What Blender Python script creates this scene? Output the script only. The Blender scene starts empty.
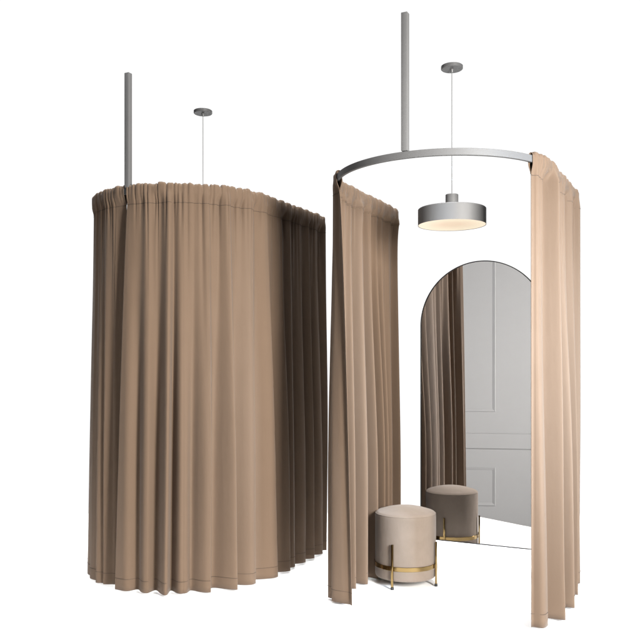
import bpy, bmesh, math, random, bisect
from mathutils import Vector, Matrix, noise

scene = bpy.context.scene
COL = scene.collection
PI = math.pi

# ------------------------------------------------------------------ layout (metres)
CAM_Z = 1.219
F_PX, HORIZON = 792.8, 367.56            # for a 640 px wide picture
RAIL_Z, CEIL_Z = 2.20, 2.83              # top of the rail, ceiling line
ANG = 0.4683
W = Vector((math.cos(ANG), -math.sin(ANG), 0))      # along the back line, to the right
N = Vector((-math.sin(ANG), -math.cos(ANG), 0))     # out of the booth, to its front
B_RIGHT = Vector((0.9665, 4.749, 0))
B_LEFT = Vector((-0.4702, 5.4857, 0))
SIDE, RAD = 0.739, 0.545                 # straight side and bow of the rail
TOTAL = 2 * SIDE + PI * RAD
LAMP_OUT = 0.582
ROT = math.atan2(W.y, W.x)               # booth frame: local x = W, local y = -N
RAIL_H, RAIL_T = 0.032, 0.016


# ------------------------------------------------------------------ materials
def mat(name):
    m = bpy.data.materials.new(name)
    m.use_nodes = True
    nt = m.node_tree
    return m, nt, nt.nodes['Principled BSDF']


def nd(nt, kind, **kw):
    n = nt.nodes.new(kind)
    for k, v in kw.items():
        setattr(n, k, v)
    return n


def fabric(name, col, col2, weave=900.0, bump=0.25, sheen=0.25, mottle=6.0):
    m, nt, p = mat(name)
    tc = nd(nt, 'ShaderNodeTexCoord')
    n1 = nd(nt, 'ShaderNodeTexNoise')
    n1.inputs['Scale'].default_value = mottle
    n1.inputs['Detail'].default_value = 5
    n1.inputs['Roughness'].default_value = 0.6
    mx = nd(nt, 'ShaderNodeMix', data_type='RGBA')
    mx.inputs[6].default_value = (*col, 1)
    mx.inputs[7].default_value = (*col2, 1)
    n2 = nd(nt, 'ShaderNodeTexNoise')
    n2.inputs['Scale'].default_value = weave
    n2.inputs['Detail'].default_value = 2
    bp = nd(nt, 'ShaderNodeBump')
    bp.inputs['Strength'].default_value = bump
    bp.inputs['Distance'].default_value = 0.0006
    # soft uneven creases of hung cloth, longer than they are wide
    mp = nd(nt, 'ShaderNodeMapping')
    mp.inputs['Scale'].default_value = (1, 1, 0.3)
    n3 = nd(nt, 'ShaderNodeTexNoise')
    n3.inputs['Scale'].default_value = 26
    n3.inputs['Detail'].default_value = 3
    b2 = nd(nt, 'ShaderNodeBump')
    b2.inputs['Strength'].default_value = 0.35
    b2.inputs['Distance'].default_value = 0.004
    nt.links.new(tc.outputs['Object'], mp.inputs['Vector'])
    nt.links.new(mp.outputs[0], n3.inputs['Vector'])
    nt.links.new(n3.outputs['Fac'], b2.inputs['Height'])
    nt.links.new(b2.outputs['Normal'], bp.inputs['Normal'])
    for n in (n1, n2):
        nt.links.new(tc.outputs['Object'], n.inputs['Vector'])
    nt.links.new(n1.outputs['Fac'], mx.inputs[0])
    nt.links.new(mx.outputs[2], p.inputs['Base Color'])
    nt.links.new(n2.outputs['Fac'], bp.inputs['Height'])
    nt.links.new(bp.outputs['Normal'], p.inputs['Normal'])
    p.inputs['Roughness'].default_value = 0.85
    p.inputs['Specular IOR Level'].default_value = 0.2
    p.inputs['Sheen Weight'].default_value = sheen
    p.inputs['Sheen Roughness'].default_value = 0.5
    return m


def paint(name, col, rough=0.5, metal=0.0, spec=0.5, var=0.06, bump=0.0):
    m, nt, p = mat(name)
    tc = nd(nt, 'ShaderNodeTexCoord')
    n1 = nd(nt, 'ShaderNodeTexNoise')
    n1.inputs['Scale'].default_value = 9
    n1.inputs['Detail'].default_value = 4
    nt.links.new(tc.outputs['Object'], n1.inputs['Vector'])
    mx = nd(nt, 'ShaderNodeMix', data_type='RGBA')
    mx.inputs[6].default_value = (*[c * (1 - var) for c in col], 1)
    mx.inputs[7].default_value = (*[min(1, c * (1 + var)) for c in col], 1)
    nt.links.new(n1.outputs['Fac'], mx.inputs[0])
    nt.links.new(mx.outputs[2], p.inputs['Base Color'])
    mr = nd(nt, 'ShaderNodeMapRange')
    mr.inputs[3].default_value = max(0, rough - 0.05)
    mr.inputs[4].default_value = min(1, rough + 0.05)
    nt.links.new(n1.outputs['Fac'], mr.inputs[0])
    nt.links.new(mr.outputs[0], p.inputs['Roughness'])
    p.inputs['Metallic'].default_value = metal
    p.inputs['Specular IOR Level'].default_value = spec
    return m


CLOTH = fabric('curtain_cloth', (0.109, 0.0728, 0.0485), (0.121, 0.0815, 0.0552), sheen=0.08)
THREAD = paint('seam_thread', (0.035, 0.022, 0.015), 0.9)
VELVET = fabric('pouf_velvet', (0.128, 0.101, 0.081), (0.166, 0.132, 0.107), weave=500, bump=0.3, sheen=0.12, mottle=14)
GREY = paint('grey_satin_metal', (0.12, 0.12, 0.122), 0.55, 0.0, spec=0.28)
RAIL_GREY = paint('grey_rail_metal', (0.10, 0.10, 0.102), 0.55, 0.0, spec=0.3)
GREY_DK = paint('grey_canopy_metal', (0.10, 0.10, 0.102), 0.4, 0.2)
CABLE = paint('grey_cable', (0.16, 0.16, 0.16), 0.5)
BRASS = paint('brushed_brass', (0.24, 0.165, 0.07), 0.16, 1.0)
RUBBER = paint('black_rubber', (0.012, 0.012, 0.012), 0.6)
BLACK = paint('black_mirror_frame', (0.02, 0.018, 0.018), 0.4, 0.3)
WHITE_FLOOR = paint('white_floor', (0.88, 0.88, 0.88), 0.75, spec=0.1, var=0.01)
WALL_PAINT = paint('wall_paint', (0.43, 0.435, 0.445), 0.6, var=0.02, spec=0.2)
ROOM_GREY = paint('room_floor_grey', (0.45, 0.45, 0.46), 0.5, var=0.05)

GLASS, _nt, _p = mat('mirror_silver')
_p.inputs['Base Color'].default_value = (0.80, 0.79, 0.785, 1)
_p.inputs['Metallic'].default_value = 1
_p.inputs['Roughness'].default_value = 0.004

GLOW, _nt, _p = mat('lit_lamp_diffuser')
_p.inputs['Base Color'].default_value = (0.25, 0.22, 0.18, 1)
_tc = nd(_nt, 'ShaderNodeTexCoord')
_gr = nd(_nt, 'ShaderNodeTexGradient', gradient_type='SPHERICAL')
_mp = nd(_nt, 'ShaderNodeMapping')
_mp.inputs['Scale'].default_value = (5.6, 5.6, 0.0)
_cr = nd(_nt, 'ShaderNodeValToRGB')
_cr.color_ramp.elements[0].position = 0.0
_cr.color_ramp.elements[0].color = (1.0, 0.86, 0.64, 1)      # the ring of light near the rim
_cr.color_ramp.elements[1].position = 0.75
_cr.color_ramp.elements[1].color = (0.80, 0.62, 0.43, 1)
_nt.links.new(_tc.outputs['Object'], _mp.inputs['Vector'])
_nt.links.new(_mp.outputs[0], _gr.inputs[0])
_nt.links.new(_gr.outputs['Fac'], _cr.inputs[0])
_nt.links.new(_cr.outputs[0], _p.inputs['Emission Color'])
_p.inputs['Emission Strength'].default_value = 0.82


# ------------------------------------------------------------------ helpers
def mesh_obj(name, verts, faces, material, parent=None, smooth=True):
    me = bpy.data.meshes.new(name)
    me.from_pydata([tuple(v) for v in verts], [], faces)
    me.materials.append(material)
    if smooth:
        me.polygons.foreach_set('use_smooth', [True] * len(me.polygons))
    me.update()
    o = bpy.data.objects.new(name, me)
    COL.objects.link(o)
    if parent:
        o.parent = parent
    return o


def bm_obj(name, bm, material, parent=None, smooth=False, angle=None):
    bmesh.ops.recalc_face_normals(bm, faces=bm.faces)
    me = bpy.data.meshes.new(name)
    bm.to_mesh(me)
    bm.free()
    me.materials.append(material)
    if smooth:
        me.polygons.foreach_set('use_smooth', [True] * len(me.polygons))
        if angle is not None:
            me.set_sharp_from_angle(angle=angle)
    o = bpy.data.objects.new(name, me)
    COL.objects.link(o)
    if parent:
        o.parent = parent
    return o


def box_bm(bm, c, size, bevel=0.0, rot=0.0):
    r = bmesh.ops.create_cube(bm, size=1.0)
    vs = r['verts']
    bmesh.ops.scale(bm, vec=size, verts=vs)
    if rot:
        bmesh.ops.rotate(bm, cent=(0, 0, 0), matrix=Matrix.Rotation(rot, 3, 'Z'), verts=vs)
    bmesh.ops.translate(bm, vec=c, verts=vs)
    if bevel:
        es = list({e for v in vs for e in v.link_edges})
        bmesh.ops.bevel(bm, geom=es, offset=bevel, segments=2, affect='EDGES', profile=0.5)
    return bm


def lathe(profile, seg=64, caps=True):
    """profile: list of (r, z) from the axis to the axis"""
    bm = bmesh.new()
    rings = []
    for r, z in profile:
        if r < 1e-6:
            rings.append([bm.verts.new((0, 0, z))])
        else:
            rings.append([bm.verts.new((r * math.cos(2 * PI * k / seg), r * math.sin(2 * PI * k / seg), z)) for k in range(seg)])
    for a, b in zip(rings, rings[1:]):
        for k in range(seg):
            l = (k + 1) % seg
            if len(a) == 1 and len(b) == 1:
                continue
            if len(a) == 1:
                bm.faces.new((a[0], b[l], b[k]))
            elif len(b) == 1:
                bm.faces.new((a[k], a[l], b[0]))
            else:
                bm.faces.new((a[k], a[l], b[l], b[k]))
    return bm


def thing(name, label, cat, loc=(0, 0, 0), rz=0.0, group=None):
    o = bpy.data.objects.new(name, None)
    o.empty_display_size = 0.1
    COL.objects.link(o)
    o.location = loc
    o.rotation_euler = (0, 0, rz)
    o['label'] = label
    o['category'] = cat
    if group:
        o['group'] = group
    return o


def copy_tree(o, parent=None):
    c = o.copy()
    COL.objects.link(c)
    if parent:
        c.parent = parent
    for ch in list(o.children):
        copy_tree(ch, c)
    return c


def path(s):
    """point on the rail centre line in the booth frame (x along W, y along -N) and the outward normal"""
    if s < SIDE:
        return Vector((-RAD, -s)), Vector((-1, 0))
    if s > SIDE + PI * RAD:
        return Vector((RAD, -(TOTAL - s))), Vector((1, 0))
    th = (s - SIDE) / RAD
    n = Vector((-math.cos(th), -math.sin(th)))
    return Vector((0, -SIDE)) + n * RAD, n


# ------------------------------------------------------------------ curtain rail with its drop post
def make_rail(label, base):
    t = thing('curtain_rail', label, 'curtain rail', base, ROT, 'ceiling hung curtain rails')
    verts, faces = [], []
    K = 140
    h, w2, bv = RAIL_H, RAIL_T / 2, 0.0015
    prof = [(-w2 + bv, RAIL_Z), (w2 - bv, RAIL_Z), (w2, RAIL_Z - bv), (w2, RAIL_Z - h + bv),
            (w2 - bv, RAIL_Z - h), (-w2 + bv, RAIL_Z - h), (-w2, RAIL_Z - h + bv), (-w2, RAIL_Z - bv)]
    np_ = len(prof)
    for i in range(K + 1):
        p, n = path(TOTAL * i / K)
        for o_, z in prof:
            q = p + n * o_
            verts.append((q.x, q.y, z))
    for i in range(K):
        for j in range(np_):
            a, b = i * np_ + j, i * np_ + (j + 1) % np_
            faces.append((a, b, b + np_, a + np_))
    faces.append(tuple(range(np_))[::-1])
    faces.append(tuple(K * np_ + j for j in range(np_)))
    r = mesh_obj('rail', verts, faces, RAIL_GREY, t)
    r.data.set_sharp_from_angle(angle=math.radians(30))
    bm = box_bm(bmesh.new(), (0, -SIDE - RAD, (RAIL_Z + CEIL_Z) / 2 + 0.001), (0.030, 0.030, CEIL_Z - RAIL_Z - 0.002), 0.002)
    bm_obj('drop_post', bm, GREY, t, True, math.radians(40))
    return t


# ------------------------------------------------------------------ curtains
HEAD = 0.100          # rod pocket plus ruffle, down to its stitch line
STITCH_Z = RAIL_Z + 0.012 - HEAD


def smooth(a, b, x):
    t = min(1, max(0, (x - a) / (b - a)))
    return t * t * (3 - 2 * t)


def n1(x, seed):
    return noise.noise(Vector((x, seed * 7.31 + 0.5, seed * 1.7)))


def make_curtain(label, base, s0, s1, seed, pitch=0.13, amp=0.026, lean=0.5, flare=0.03, hem=0.012,
                 end0=None, end1=None, skew=1.0, amps=None, ridges=None, gam=1.25, tight=0.40, deep=1.15, sec=0.006, crs=1.0):
    rnd = random.Random(seed)
    t = thing('curtain', label, 'curtain', base, ROT, 'tan gathered curtains on bowed rails')
    # fold ridges along the rail
    R, A = [], []
    if ridges:
        R = list(ridges)
    else:
        s = s0 - pitch * rnd.uniform(0.5, 1)
        while s < s1 + 2 * pitch:
            R.append(s)
            s += pitch * rnd.uniform(0.5, 1.55)
    while R[0] > s0:
        R.insert(0, R[0] - pitch)
    while R[-1] < s1 + pitch:
        R.append(R[-1] + pitch)
    A = [amp * rnd.uniform(0.5, 1.4) for _ in R]
    if amps:
        A = [amps[min(i, len(amps) - 1)] for i in range(len(R))]
    drift = [rnd.uniform(-1, 1) for _ in R]
    sharp = [rnd.uniform(0.0, 1.0) for _ in R]
    hold = [rnd.uniform(0.35, 1.3) for _ in R]
    second = [rnd.uniform(0.0, 1.0) for _ in R]

    # creases that start in the gathered header and die out at different heights
    C = []
    s = s0 + 0.01
    while s < s1:
        C.append((s, rnd.uniform(0.004, 0.015), rnd.uniform(0.0042, 0.0090), rnd.choice((0.05, 0.08, 0.12, 0.2, 0.4, 0.8)), rnd.uniform(-0.02, 0.02)))
        s += rnd.uniform(0.013, 0.048)
    CS = [c[0] for c in C]

    def crease(s, z):
        i = bisect.bisect_left(CS, s - 0.045)
        v = 0.0
        dz = max(0.0, STITCH_Z - z)
        while i < len(C) and CS[i] < s + 0.045:
            c, dp, w, ln, sl = C[i]
            i += 1
            x = (s - c - sl * min(1.0, dz)) / (w * (1 + 1.2 * dz))
            if abs(x) < 3:
                v += crs * dp * math.exp(-x * x) * math.exp(-dz / ln)
        return min(v, 0.02 * crs)

    wall_end = 0 if s0 < 0.1 else 1

    def fold(s, z):
        """(outward, along) shift of the cloth that starts at s on the rail, at height z"""
        d = (STITCH_Z - z) / (STITCH_Z - hem)               # 0 under the header, 1 at the hem
        d = min(1, max(0, d))
        k = 0
        while k < len(R) - 2 and R[k + 1] + 0.024 * drift[k + 1] * (1 - d) < s:
            k += 1
        r0 = R[k] + 0.024 * drift[k] * (1 - d)
        r1 = R[k + 1] + 0.024 * drift[k + 1] * (1 - d)
        q = min(1, max(0, (s - r0) / (r1 - r0)))
        a = A[k] * (1 - q) + A[k + 1] * q
        # skewed wave: crest at both ends; falls fast behind one crest and climbs slowly to the next
        g = q ** (1 / gam) if skew > 0 else 1 - (1 - q) ** (1 / gam)
        c = 1 - 2 * abs(math.sin(PI * g)) ** (1.6 + 2.2 * sharp[k])
        tk = tight * (hold[k] * (1 - q) + hold[k + 1] * q)
        grow = tk + (1 - tk) * smooth(0.0, 0.75, d)
        o = a * grow * (c if c > 0 else c * deep)
        al = lean * a * grow * skew * (c + 0.1)
        # secondary soft fold that dies out downwards
        o += sec * second[k] * math.sin(4 * PI * g + 2) * (1 - 0.7 * d)
        # gathers made by the header
        ga = math.exp(-(STITCH_Z - z) / 0.16) if z < STITCH_Z else 1.0
        o += 0.006 * n1(s / 0.021, seed) * ga + 0.008 * n1(s / 0.048, seed + 3) * (0.35 + 0.65 * ga)
        # slow irregular swells
        o += 0.006 * noise.noise(Vector((s / 0.11, z / 0.9, seed * 3.3))) * d
        o += 0.006 - crease(s, z)
        o += flare * d ** 1.3 * smooth(0.0, 0.7, s if wall_end == 0 else TOTAL - s)
        for e, se, sg in ((end0, s0, 1), (end1, s1, -1)):
            if e:
                dist = abs(s - se)
                wgt = math.exp(-(dist / e[3]) ** 2)
                dd = d ** e[4]
                o += (e[0] * dd + e[2] * (1 - dd) - o) * wgt
                al += (e[1] * dd - al) * wgt
        return o, al

    M = max(60, int((s1 - s0) / 0.0026))
    rows = []
    NZ = 64
    for j in range(NZ + 1):                                  # hem up to the stitch line
        f = j / NZ
        rows.append(('drop', hem + (STITCH_Z - hem) * f))
    pocket = []
    zr = RAIL_Z - RAIL_H / 2
    top = RAIL_Z + 0.010
    bulge = RAIL_T / 2 + 0.004
    for k in range(1, 9):                                    # up the outside of the pocket
        f = k / 8
        z = STITCH_Z + (top - 0.010 - STITCH_Z) * f
        pocket.append((bulge * smooth(0, 0.6, f) * 1.0, z, 0.5 + 0.5 * f))
    for k in range(1, 7):                                    # over the rail
        a = PI * k / 7
        pocket.append((bulge * math.cos(a), top - 0.010 + 0.012 * math.sin(a), 1.0))
    for k in range(0, 9):                                    # down the inside
        f = 1 - k / 8
        z = STITCH_Z + 0.002 + (top - 0.010 - STITCH_Z - 0.002) * f
        pocket.append((-bulge * smooth(0, 0.6, f) - 0.003, z, 0.5 + 0.5 * f))

    def place(s, o, al, z):
        p, n = path(s)
        tg = Vector((-n.y, n.x))
        if tg.dot(path(s + 0.01)[0] - p) < 0:
            tg = -tg
        q = p + n * o + tg * al
        return (q.x, q.y, z)

    verts, faces = [], []
    ss = [s0 + (s1 - s0) * i / M for i in range(M + 1)]
    for kind, z in rows:
        for s in ss:
            o, al = fold(s, z)
            zz = z
            if z > STITCH_Z - 0.25:
                pass
            verts.append(place(s, o, al, zz))
    for off, z, wv in pocket:
        for s in ss:
            o, al = fold(s, STITCH_Z)
            # the rail keeps the pocket in line; only the slack of the cloth moves
            g1 = n1(s / 0.016, seed + 11)
            g2 = n1(s / 0.04, seed + 17)
            k = smooth(0, 0.7, (z - STITCH_Z) / (top - STITCH_Z))
            sgn = 1 if off >= 0 else -1
            cr = crease(s, STITCH_Z)
            slack = 0.003 * g1 + 0.005 * g2 + 0.003 - 0.8 * cr
            oo = o * (1 - 0.9 * k) + off + sgn * max(-0.004, slack) * k * (0.4 + 0.6 * abs(off) / bulge)
            if RAIL_Z - RAIL_H - 0.012 < z < RAIL_Z + 0.001:      # the rail stays inside its pocket
                oo = max(oo, RAIL_T / 2 + 0.003) if off > 0 else min(oo, -RAIL_T / 2 - 0.003)
            zz = z + (0.007 * g2 + 0.004 * g1 + 0.006 - 0.75 * cr) * smooth(0.3, 1, k)
            verts.append(place(s, oo, al * (1 - 0.6 * k), zz))
    nr = len(rows) + len(pocket)
    m = M + 1
    for j in range(nr - 1):
        for i in range(M):
            faces.append((j * m + i, j * m + i + 1, (j + 1) * m + i + 1, (j + 1) * m + i))
    cloth = mesh_obj('cloth', verts, faces, CLOTH, t)
    md = cloth.modifiers.new('thickness', 'SOLIDIFY')
    md.thickness = 0.0022
    md.offset = 0.0

    def seam(name, z, half):
        vs, fs = [], []
        for s in ss:
            for dz, do in ((-half, 0.0030), (half, 0.0030), (half, -0.0030), (-half, -0.0030)):
                o, al = fold(s, z + dz)
                vs.append(place(s, o + do, al, z + dz))
        for i in range(M):
            for a in range(4):
                b = (a + 1) % 4
                fs.append((i * 4 + a, i * 4 + b, i * 4 + 4 + b, i * 4 + 4 + a))
        fs.append((0, 1, 2, 3))
        fs.append((M * 4 + 3, M * 4 + 2, M * 4 + 1, M * 4))
        mesh_obj(name, vs, fs, THREAD, t)

    seam('header_seam', STITCH_Z - 0.003, 0.0009)
    seam('hem_seam', hem + 0.062, 0.0008)
    return t


# ------------------------------------------------------------------ pendant lamp
def make_lamp(label, base):
    c = base + N * LAMP_OUT
    t = thing('pendant_lamp', label, 'lamp', (c.x, c.y, 0), 0, 'round grey pendant lamps')
    zt = CEIL_Z - 0.001
    bm_obj('canopy', lathe([(0, zt), (0.054, zt), (0.058, zt - 0.003), (0.058, zt - 0.017), (0.055, zt - 0.020),
                            (0.012, zt - 0.020), (0.009, zt - 0.024), (0.006, zt - 0.036), (0, zt - 0.036)], 72), GREY_DK, t, True, math.radians(35))
    bm_obj('cable', lathe([(0, zt - 0.030), (0.0022, zt - 0.030), (0.0022, 2.135), (0, 2.135)], 12), CABLE, t, True, math.radians(35))
    bm_obj('stem', lathe([(0, 2.142), (0.032, 2.142), (0.034, 2.140), (0.034, 2.062), (0, 2.062)], 48), GREY, t, True, math.radians(35))
    bm_obj('shade', lathe([(0, 2.066), (0.176, 2.066), (0.180, 2.062), (0.180, 1.978), (0.1785, 1.978), (0.1785, 2.050), (0, 2.050)], 128), GREY, t, True, math.radians(35))
    bm_obj('diffuser', lathe([(0, 2.040), (0.172, 2.040), (0.1775, 2.034), (0.1775, 1.9795), (0.172, 1.9795), (0.10, 1.982), (0, 1.984)], 96), GLOW, t, True, math.radians(40))
    return t


# ------------------------------------------------------------------ the two booths
make_rail('grey bowed rail with drop post, bare across the open front of the right booth', B_RIGHT)
make_rail('grey bowed rail with drop post, hidden in the closed curtains of the left booth', B_LEFT)

MID = SIDE + PI * RAD / 2
make_curtain('narrow shaded curtain on the left flank of the closed booth, left of the slit', B_LEFT, -0.006, MID - 0.021, 4, end1=(-0.055, -0.03, -0.010, 0.10, 0.6),
             pitch=0.08, amp=0.011, skew=-1.0, flare=0.028, lean=0.3)
make_curtain('widest tan curtain, drawn round the front and right flank of the closed booth', B_LEFT, MID - 0.001, TOTAL + 0.006, 9,
             pitch=0.125, amp=0.038, flare=0.024, lean=0.3, end0=(0.050, -0.048, 0.006, 0.045, 0.8),
             ridges=[MID + x for x in (-0.12, 0.03, 0.135, 0.226, 0.316, 0.44, 0.567, 0.698, 0.87, 1.02, 1.12, 1.25, 1.36, 1.50)])
S_A = SIDE + RAD * math.radians(36)
S_C = SIDE + RAD * math.radians(155.5)
make_curtain('curtain drawn back to the left of the open booth, inner folds behind the pouf', B_RIGHT, -0.006, S_A, 21,
             pitch=0.105, amp=0.048, skew=-1.0, flare=-0.006, deep=1.3, end1=(-0.069, -0.005, -0.004, 0.050, 0.7))
make_curtain('brightest beige curtain drawn back to the right of the open booth', B_RIGHT, S_C, TOTAL + 0.006, 33,
             pitch=0.2, amp=0.052, flare=0.026, end0=(-0.012, 0.022, 0.002, 0.040, 1.0),
             ridges=[S_C - 0.10, S_C + 0.025, S_C + 0.235, S_C + 0.46, S_C + 0.70, S_C + 0.93],
             amps=[0.045, 0.012, 0.040, 0.050, 0.045, 0.025], skew=-1.0, lean=0.6, gam=1.5, tight=0.75, deep=2.2, sec=0.014, crs=1.7)

make_lamp('lit round grey pendant lamp with warm underside, hanging in the open booth', B_RIGHT)
make_lamp('pendant lamp of the closed booth, only its canopy and cable above the curtain', B_LEFT)

# ------------------------------------------------------------------ pouf
pc = Vector((0.486, 4.508, 0))
pouf = thing('pouf', 'round beige velvet pouf with brass band and legs beside the mirror', 'pouf', pc, 0)
prof = [(0, 0.040), (0.160, 0.040), (0.166, 0.042), (0.1705, 0.048), (0.172, 0.056), (0.172, 0.20), (0.172, 0.382), (0.1714, 0.389), (0.1697, 0.395),
        (0.1670, 0.3995), (0.1632, 0.4030), (0.157, 0.4062), (0.147, 0.4095), (0.132, 0.4135), (0.112, 0.420), (0.08, 0.427), (0.04, 0.432), (0, 0.433)]
body = bm_obj('cushion', lathe(prof, 96), VELVET, pouf, True, math.radians(80))
pip = lathe([(0.1692 + 0.0022 * math.cos(a), 0.3955 + 0.0022 * math.sin(a)) for a in [2 * PI * i / 10 for i in range(11)]], 96)
bm_obj('piping', pip, VELVET, body, True)
bm_obj('band', lathe([(0.1722, 0.100), (0.1762, 0.100), (0.1770, 0.101), (0.1770, 0.123), (0.1762, 0.124), (0.1722, 0.124)], 128), BRASS, pouf, True, math.radians(35))
view = math.atan2(-pc.y, -pc.x)
for k in range(4):
    a = view - math.radians(23) + k * PI / 2
    cx, cy = 0.1845 * math.cos(a), 0.1845 * math.sin(a)
    bm = box_bm(bmesh.new(), (cx, cy, 0.131), (0.010, 0.012, 0.234), 0.0012, a)
    leg = bm_obj('leg', bm, BRASS, pouf, True, math.radians(35))
    ft = lathe([(0, 0.0005), (0.0085, 0.0005), (0.0092, 0.002), (0.0092, 0.0135), (0, 0.0135)], 20)
    bmesh.ops.translate(ft, vec=(cx, cy, 0), verts=ft.verts)
    bm_obj('foot_cap', ft, RUBBER, leg, True, math.radians(35))

# ------------------------------------------------------------------ arched mirror
mir = thing('arched_mirror', 'tall arched mirror in thin black frame, reflecting the pouf and folds', 'mirror', B_RIGHT, ROT)
MW, MB, MT = 0.384, 0.158, 1.860


def arch(hw, zb, zt, seg=64):
    zs = zt - hw
    pts = [(-hw, zb), (hw, zb)]
    for k in range(seg + 1):
        a = PI * k / seg
        pts.append((hw * math.cos(a), zs + hw * math.sin(a)))
    return pts


outer, inner = arch(MW, MB, MT), arch(MW - 0.005, MB + 0.005, MT - 0.005)
nO = len(outer)
vs, fs = [], []
Y0, Y1, YG = 0.020, -0.002, 0.002       # back, front, glass
for pts, y in ((outer, Y0), (outer, Y1), (inner, Y1), (inner, YG + 0.003)):
    vs += [(x, y, z) for x, z in pts]
for r in range(3):
    for i in range(nO):
        j = (i + 1) % nO
        fs.append((r * nO + i, r * nO + j, (r + 1) * nO + j, (r + 1) * nO + i))
fs.append(tuple(range(nO)))
fr = mesh_obj('frame', vs, fs, BLACK, mir, False)
gi = arch(MW - 0.0052, MB + 0.0052, MT - 0.0052)
vs = [(x, YG, z) for x, z in gi] + [(x, YG + 0.004, z) for x, z in gi]
n_ = len(gi)
fs = [tuple(range(n_)), tuple(range(2 * n_ - 1, n_ - 1, -1))]
for i in range(n_):
    j = (i + 1) % n_
    fs.append((i, n_ + i, n_ + j, j))
mesh_obj('glass', vs, fs, GLASS, mir, False)

# ------------------------------------------------------------------ floor and the panelled wall seen in the mirror
fl = bm_obj('floor', box_bm(bmesh.new(), (0.1, 5.05, -0.30), (6.8, 3.2, 0.60), 0.01), WHITE_FLOOR)
fl['kind'] = 'structure'
rf = bm_obj('room_floor', box_bm(bmesh.new(), (0.0, 1.2, -0.63), (9.0, 4.4, 0.05)), ROOM_GREY)
rf['kind'] = 'structure'

ray = Vector((0.155, 1.0, 0)).normalized()
refl = ray - 2 * ray.dot(N) * N
hit = Vector((0.98, 4.74, 0)) + refl * 4.1
wall = thing('panelled_wall', 'pale grey panelled wall seen only as a reflection in the mirror', 'wall', (hit.x, hit.y, 0),
             math.atan2(refl.y, refl.x) - PI / 2)
# local y = away from the mirror, local x = to the right when facing the wall
WZ0, WZ1, WX = -0.60, 3.1, 1.9
bm = box_bm(bmesh.new(), (0, 0.06, (WZ0 + WZ1) / 2), (2 * WX, 0.12, WZ1 - WZ0))
bm_obj('panel_board', bm, WALL_PAINT, wall)


def mould_frame(x0, x1, z0, z1, w=0.035, t=0.009):
    bm = bmesh.new()
    rings = []
    for k, (ins, y) in enumerate(((0, 0.0), (0.006, -t), (w * 0.45, -t * 0.75), (w * 0.8, -t * 0.35), (w, 0.0))):
        rings.append([bm.verts.new((x, y, z)) for x, z in ((x0 + ins, z0 + ins), (x1 - ins, z0 + ins), (x1 - ins, z1 - ins), (x0 + ins, z1 - ins))])
    for a, b in zip(rings, rings[1:]):
        for i in range(4):
            j = (i + 1) % 4
            bm.faces.new((a[i], a[j], b[j], b[i]))
    return bm


def rail_mould(z0, z1, t):
    return box_bm(bmesh.new(), (0, -t / 2 + 0.001, (z0 + z1) / 2), (2 * WX, t, z1 - z0), 0.008)


D_T = 793 / 8.95          # px per metre at the reflected wall


def zy(y):
    return CAM_Z - (y - HORIZON) / D_T


px = 0.70
for i in range(-2, 3):
    xc = i * (px + 0.55) + 0.02
    x0, x1 = xc - px / 2, xc + px / 2
    bm_obj('upper_panel_moulding', mould_frame(x0, x1, zy(411), 2.75), WALL_PAINT, wall)
    bm_obj('lower_panel_moulding', mould_frame(x0, x1, zy(503), zy(465)), WALL_PAINT, wall)
bm_obj('dado_rail', rail_mould(zy(447), zy(432), 0.014), WALL_PAINT, wall)
bm_obj('skirting', rail_mould(WZ0 + 0.002, zy(521), 0.025), WALL_PAINT, wall)

# ------------------------------------------------------------------ camera
cam = bpy.data.cameras.new('camera')
cam.sensor_width = 36
cam.lens = F_PX * 36 / 640
cam.shift_y = (HORIZON - 320) / 640
cam.clip_end = 200
co = bpy.data.objects.new('camera', cam)
co.location = (0, 0, CAM_Z)
co.rotation_euler = (PI / 2, 0, 0)
COL.objects.link(co)
scene.camera = co

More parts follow.
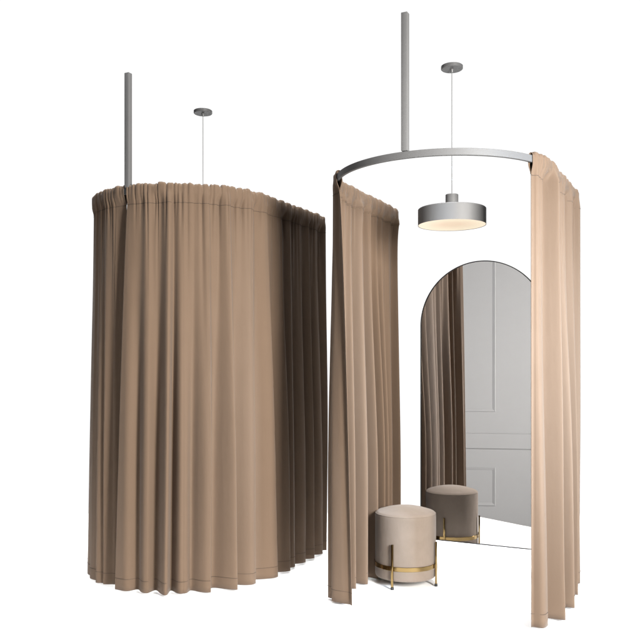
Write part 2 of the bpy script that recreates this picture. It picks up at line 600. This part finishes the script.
# ------------------------------------------------------------------ light
def area(name, loc, target, sx, sy, power, col=(1, 1, 1), spread=PI):
    l = bpy.data.lights.new(name, 'AREA')
    l.shape = 'RECTANGLE'
    l.size, l.size_y, l.energy, l.color, l.spread = sx, sy, power, col, spread
    o = bpy.data.objects.new(name, l)
    o.location = loc
    o.rotation_euler = (Vector(target) - Vector(loc)).to_track_quat('-Z', 'Y').to_euler()
    COL.objects.link(o)
    return o


area('key_softbox', (2.05, 0.8, 1.8), (-0.4, 4.6, 1.15), 0.8, 1.5, 330, (1.0, 0.97, 0.92), math.radians(140))
area('added_curtain_fill', (2.75, 1.35, 1.75), (1.22, 4.0, 1.15), 0.3, 1.4, 29, (0.72, 0.95, 1.22), math.radians(44))  # added cool fill, brightens and pales the right-hand curtain of the open booth
top = area('added_floor_fill', (0.1, 5.35, 4.6), (0.1, 5.35, 0), 6.6, 3.3, 172, (1, 1, 1), math.radians(30))  # added overhead fill, burns the floor to white and drowns its shadows
top.rotation_euler = (0, 0, 0)

# studio surround: a white backdrop behind the booths, dim grey everywhere else
world = bpy.data.worlds.new('World')
scene.world = world
world.use_nodes = True
nt = world.node_tree
bg = nt.nodes['Background']
tc = nd(nt, 'ShaderNodeTexCoord')
dt = nd(nt, 'ShaderNodeVectorMath', operation='DOT_PRODUCT')
dt.inputs[1].default_value = Vector((0.0, 1.0, 0.06)).normalized()
nt.links.new(tc.outputs['Generated'], dt.inputs[0])
rp = nd(nt, 'ShaderNodeValToRGB')
rp.color_ramp.elements[0].position = 0.70
rp.color_ramp.elements[0].color = (0.07, 0.07, 0.072, 1)
rp.color_ramp.elements[1].position = 0.84
rp.color_ramp.elements[1].color = (1.06, 1.06, 1.06, 1)
nt.links.new(dt.outputs['Value'], rp.inputs[0])
nt.links.new(rp.outputs[0], bg.inputs['Color'])
bg.inputs['Strength'].default_value = 1.0

# ------------------------------------------------------------------ picture
scene.render.engine = 'CYCLES'
scene.cycles.max_bounces = 8
scene.cycles.use_denoising = True
scene.view_settings.view_transform = 'Standard'
scene.view_settings.look = 'None'
scene.view_settings.exposure = 0
scene.view_settings.gamma = 1
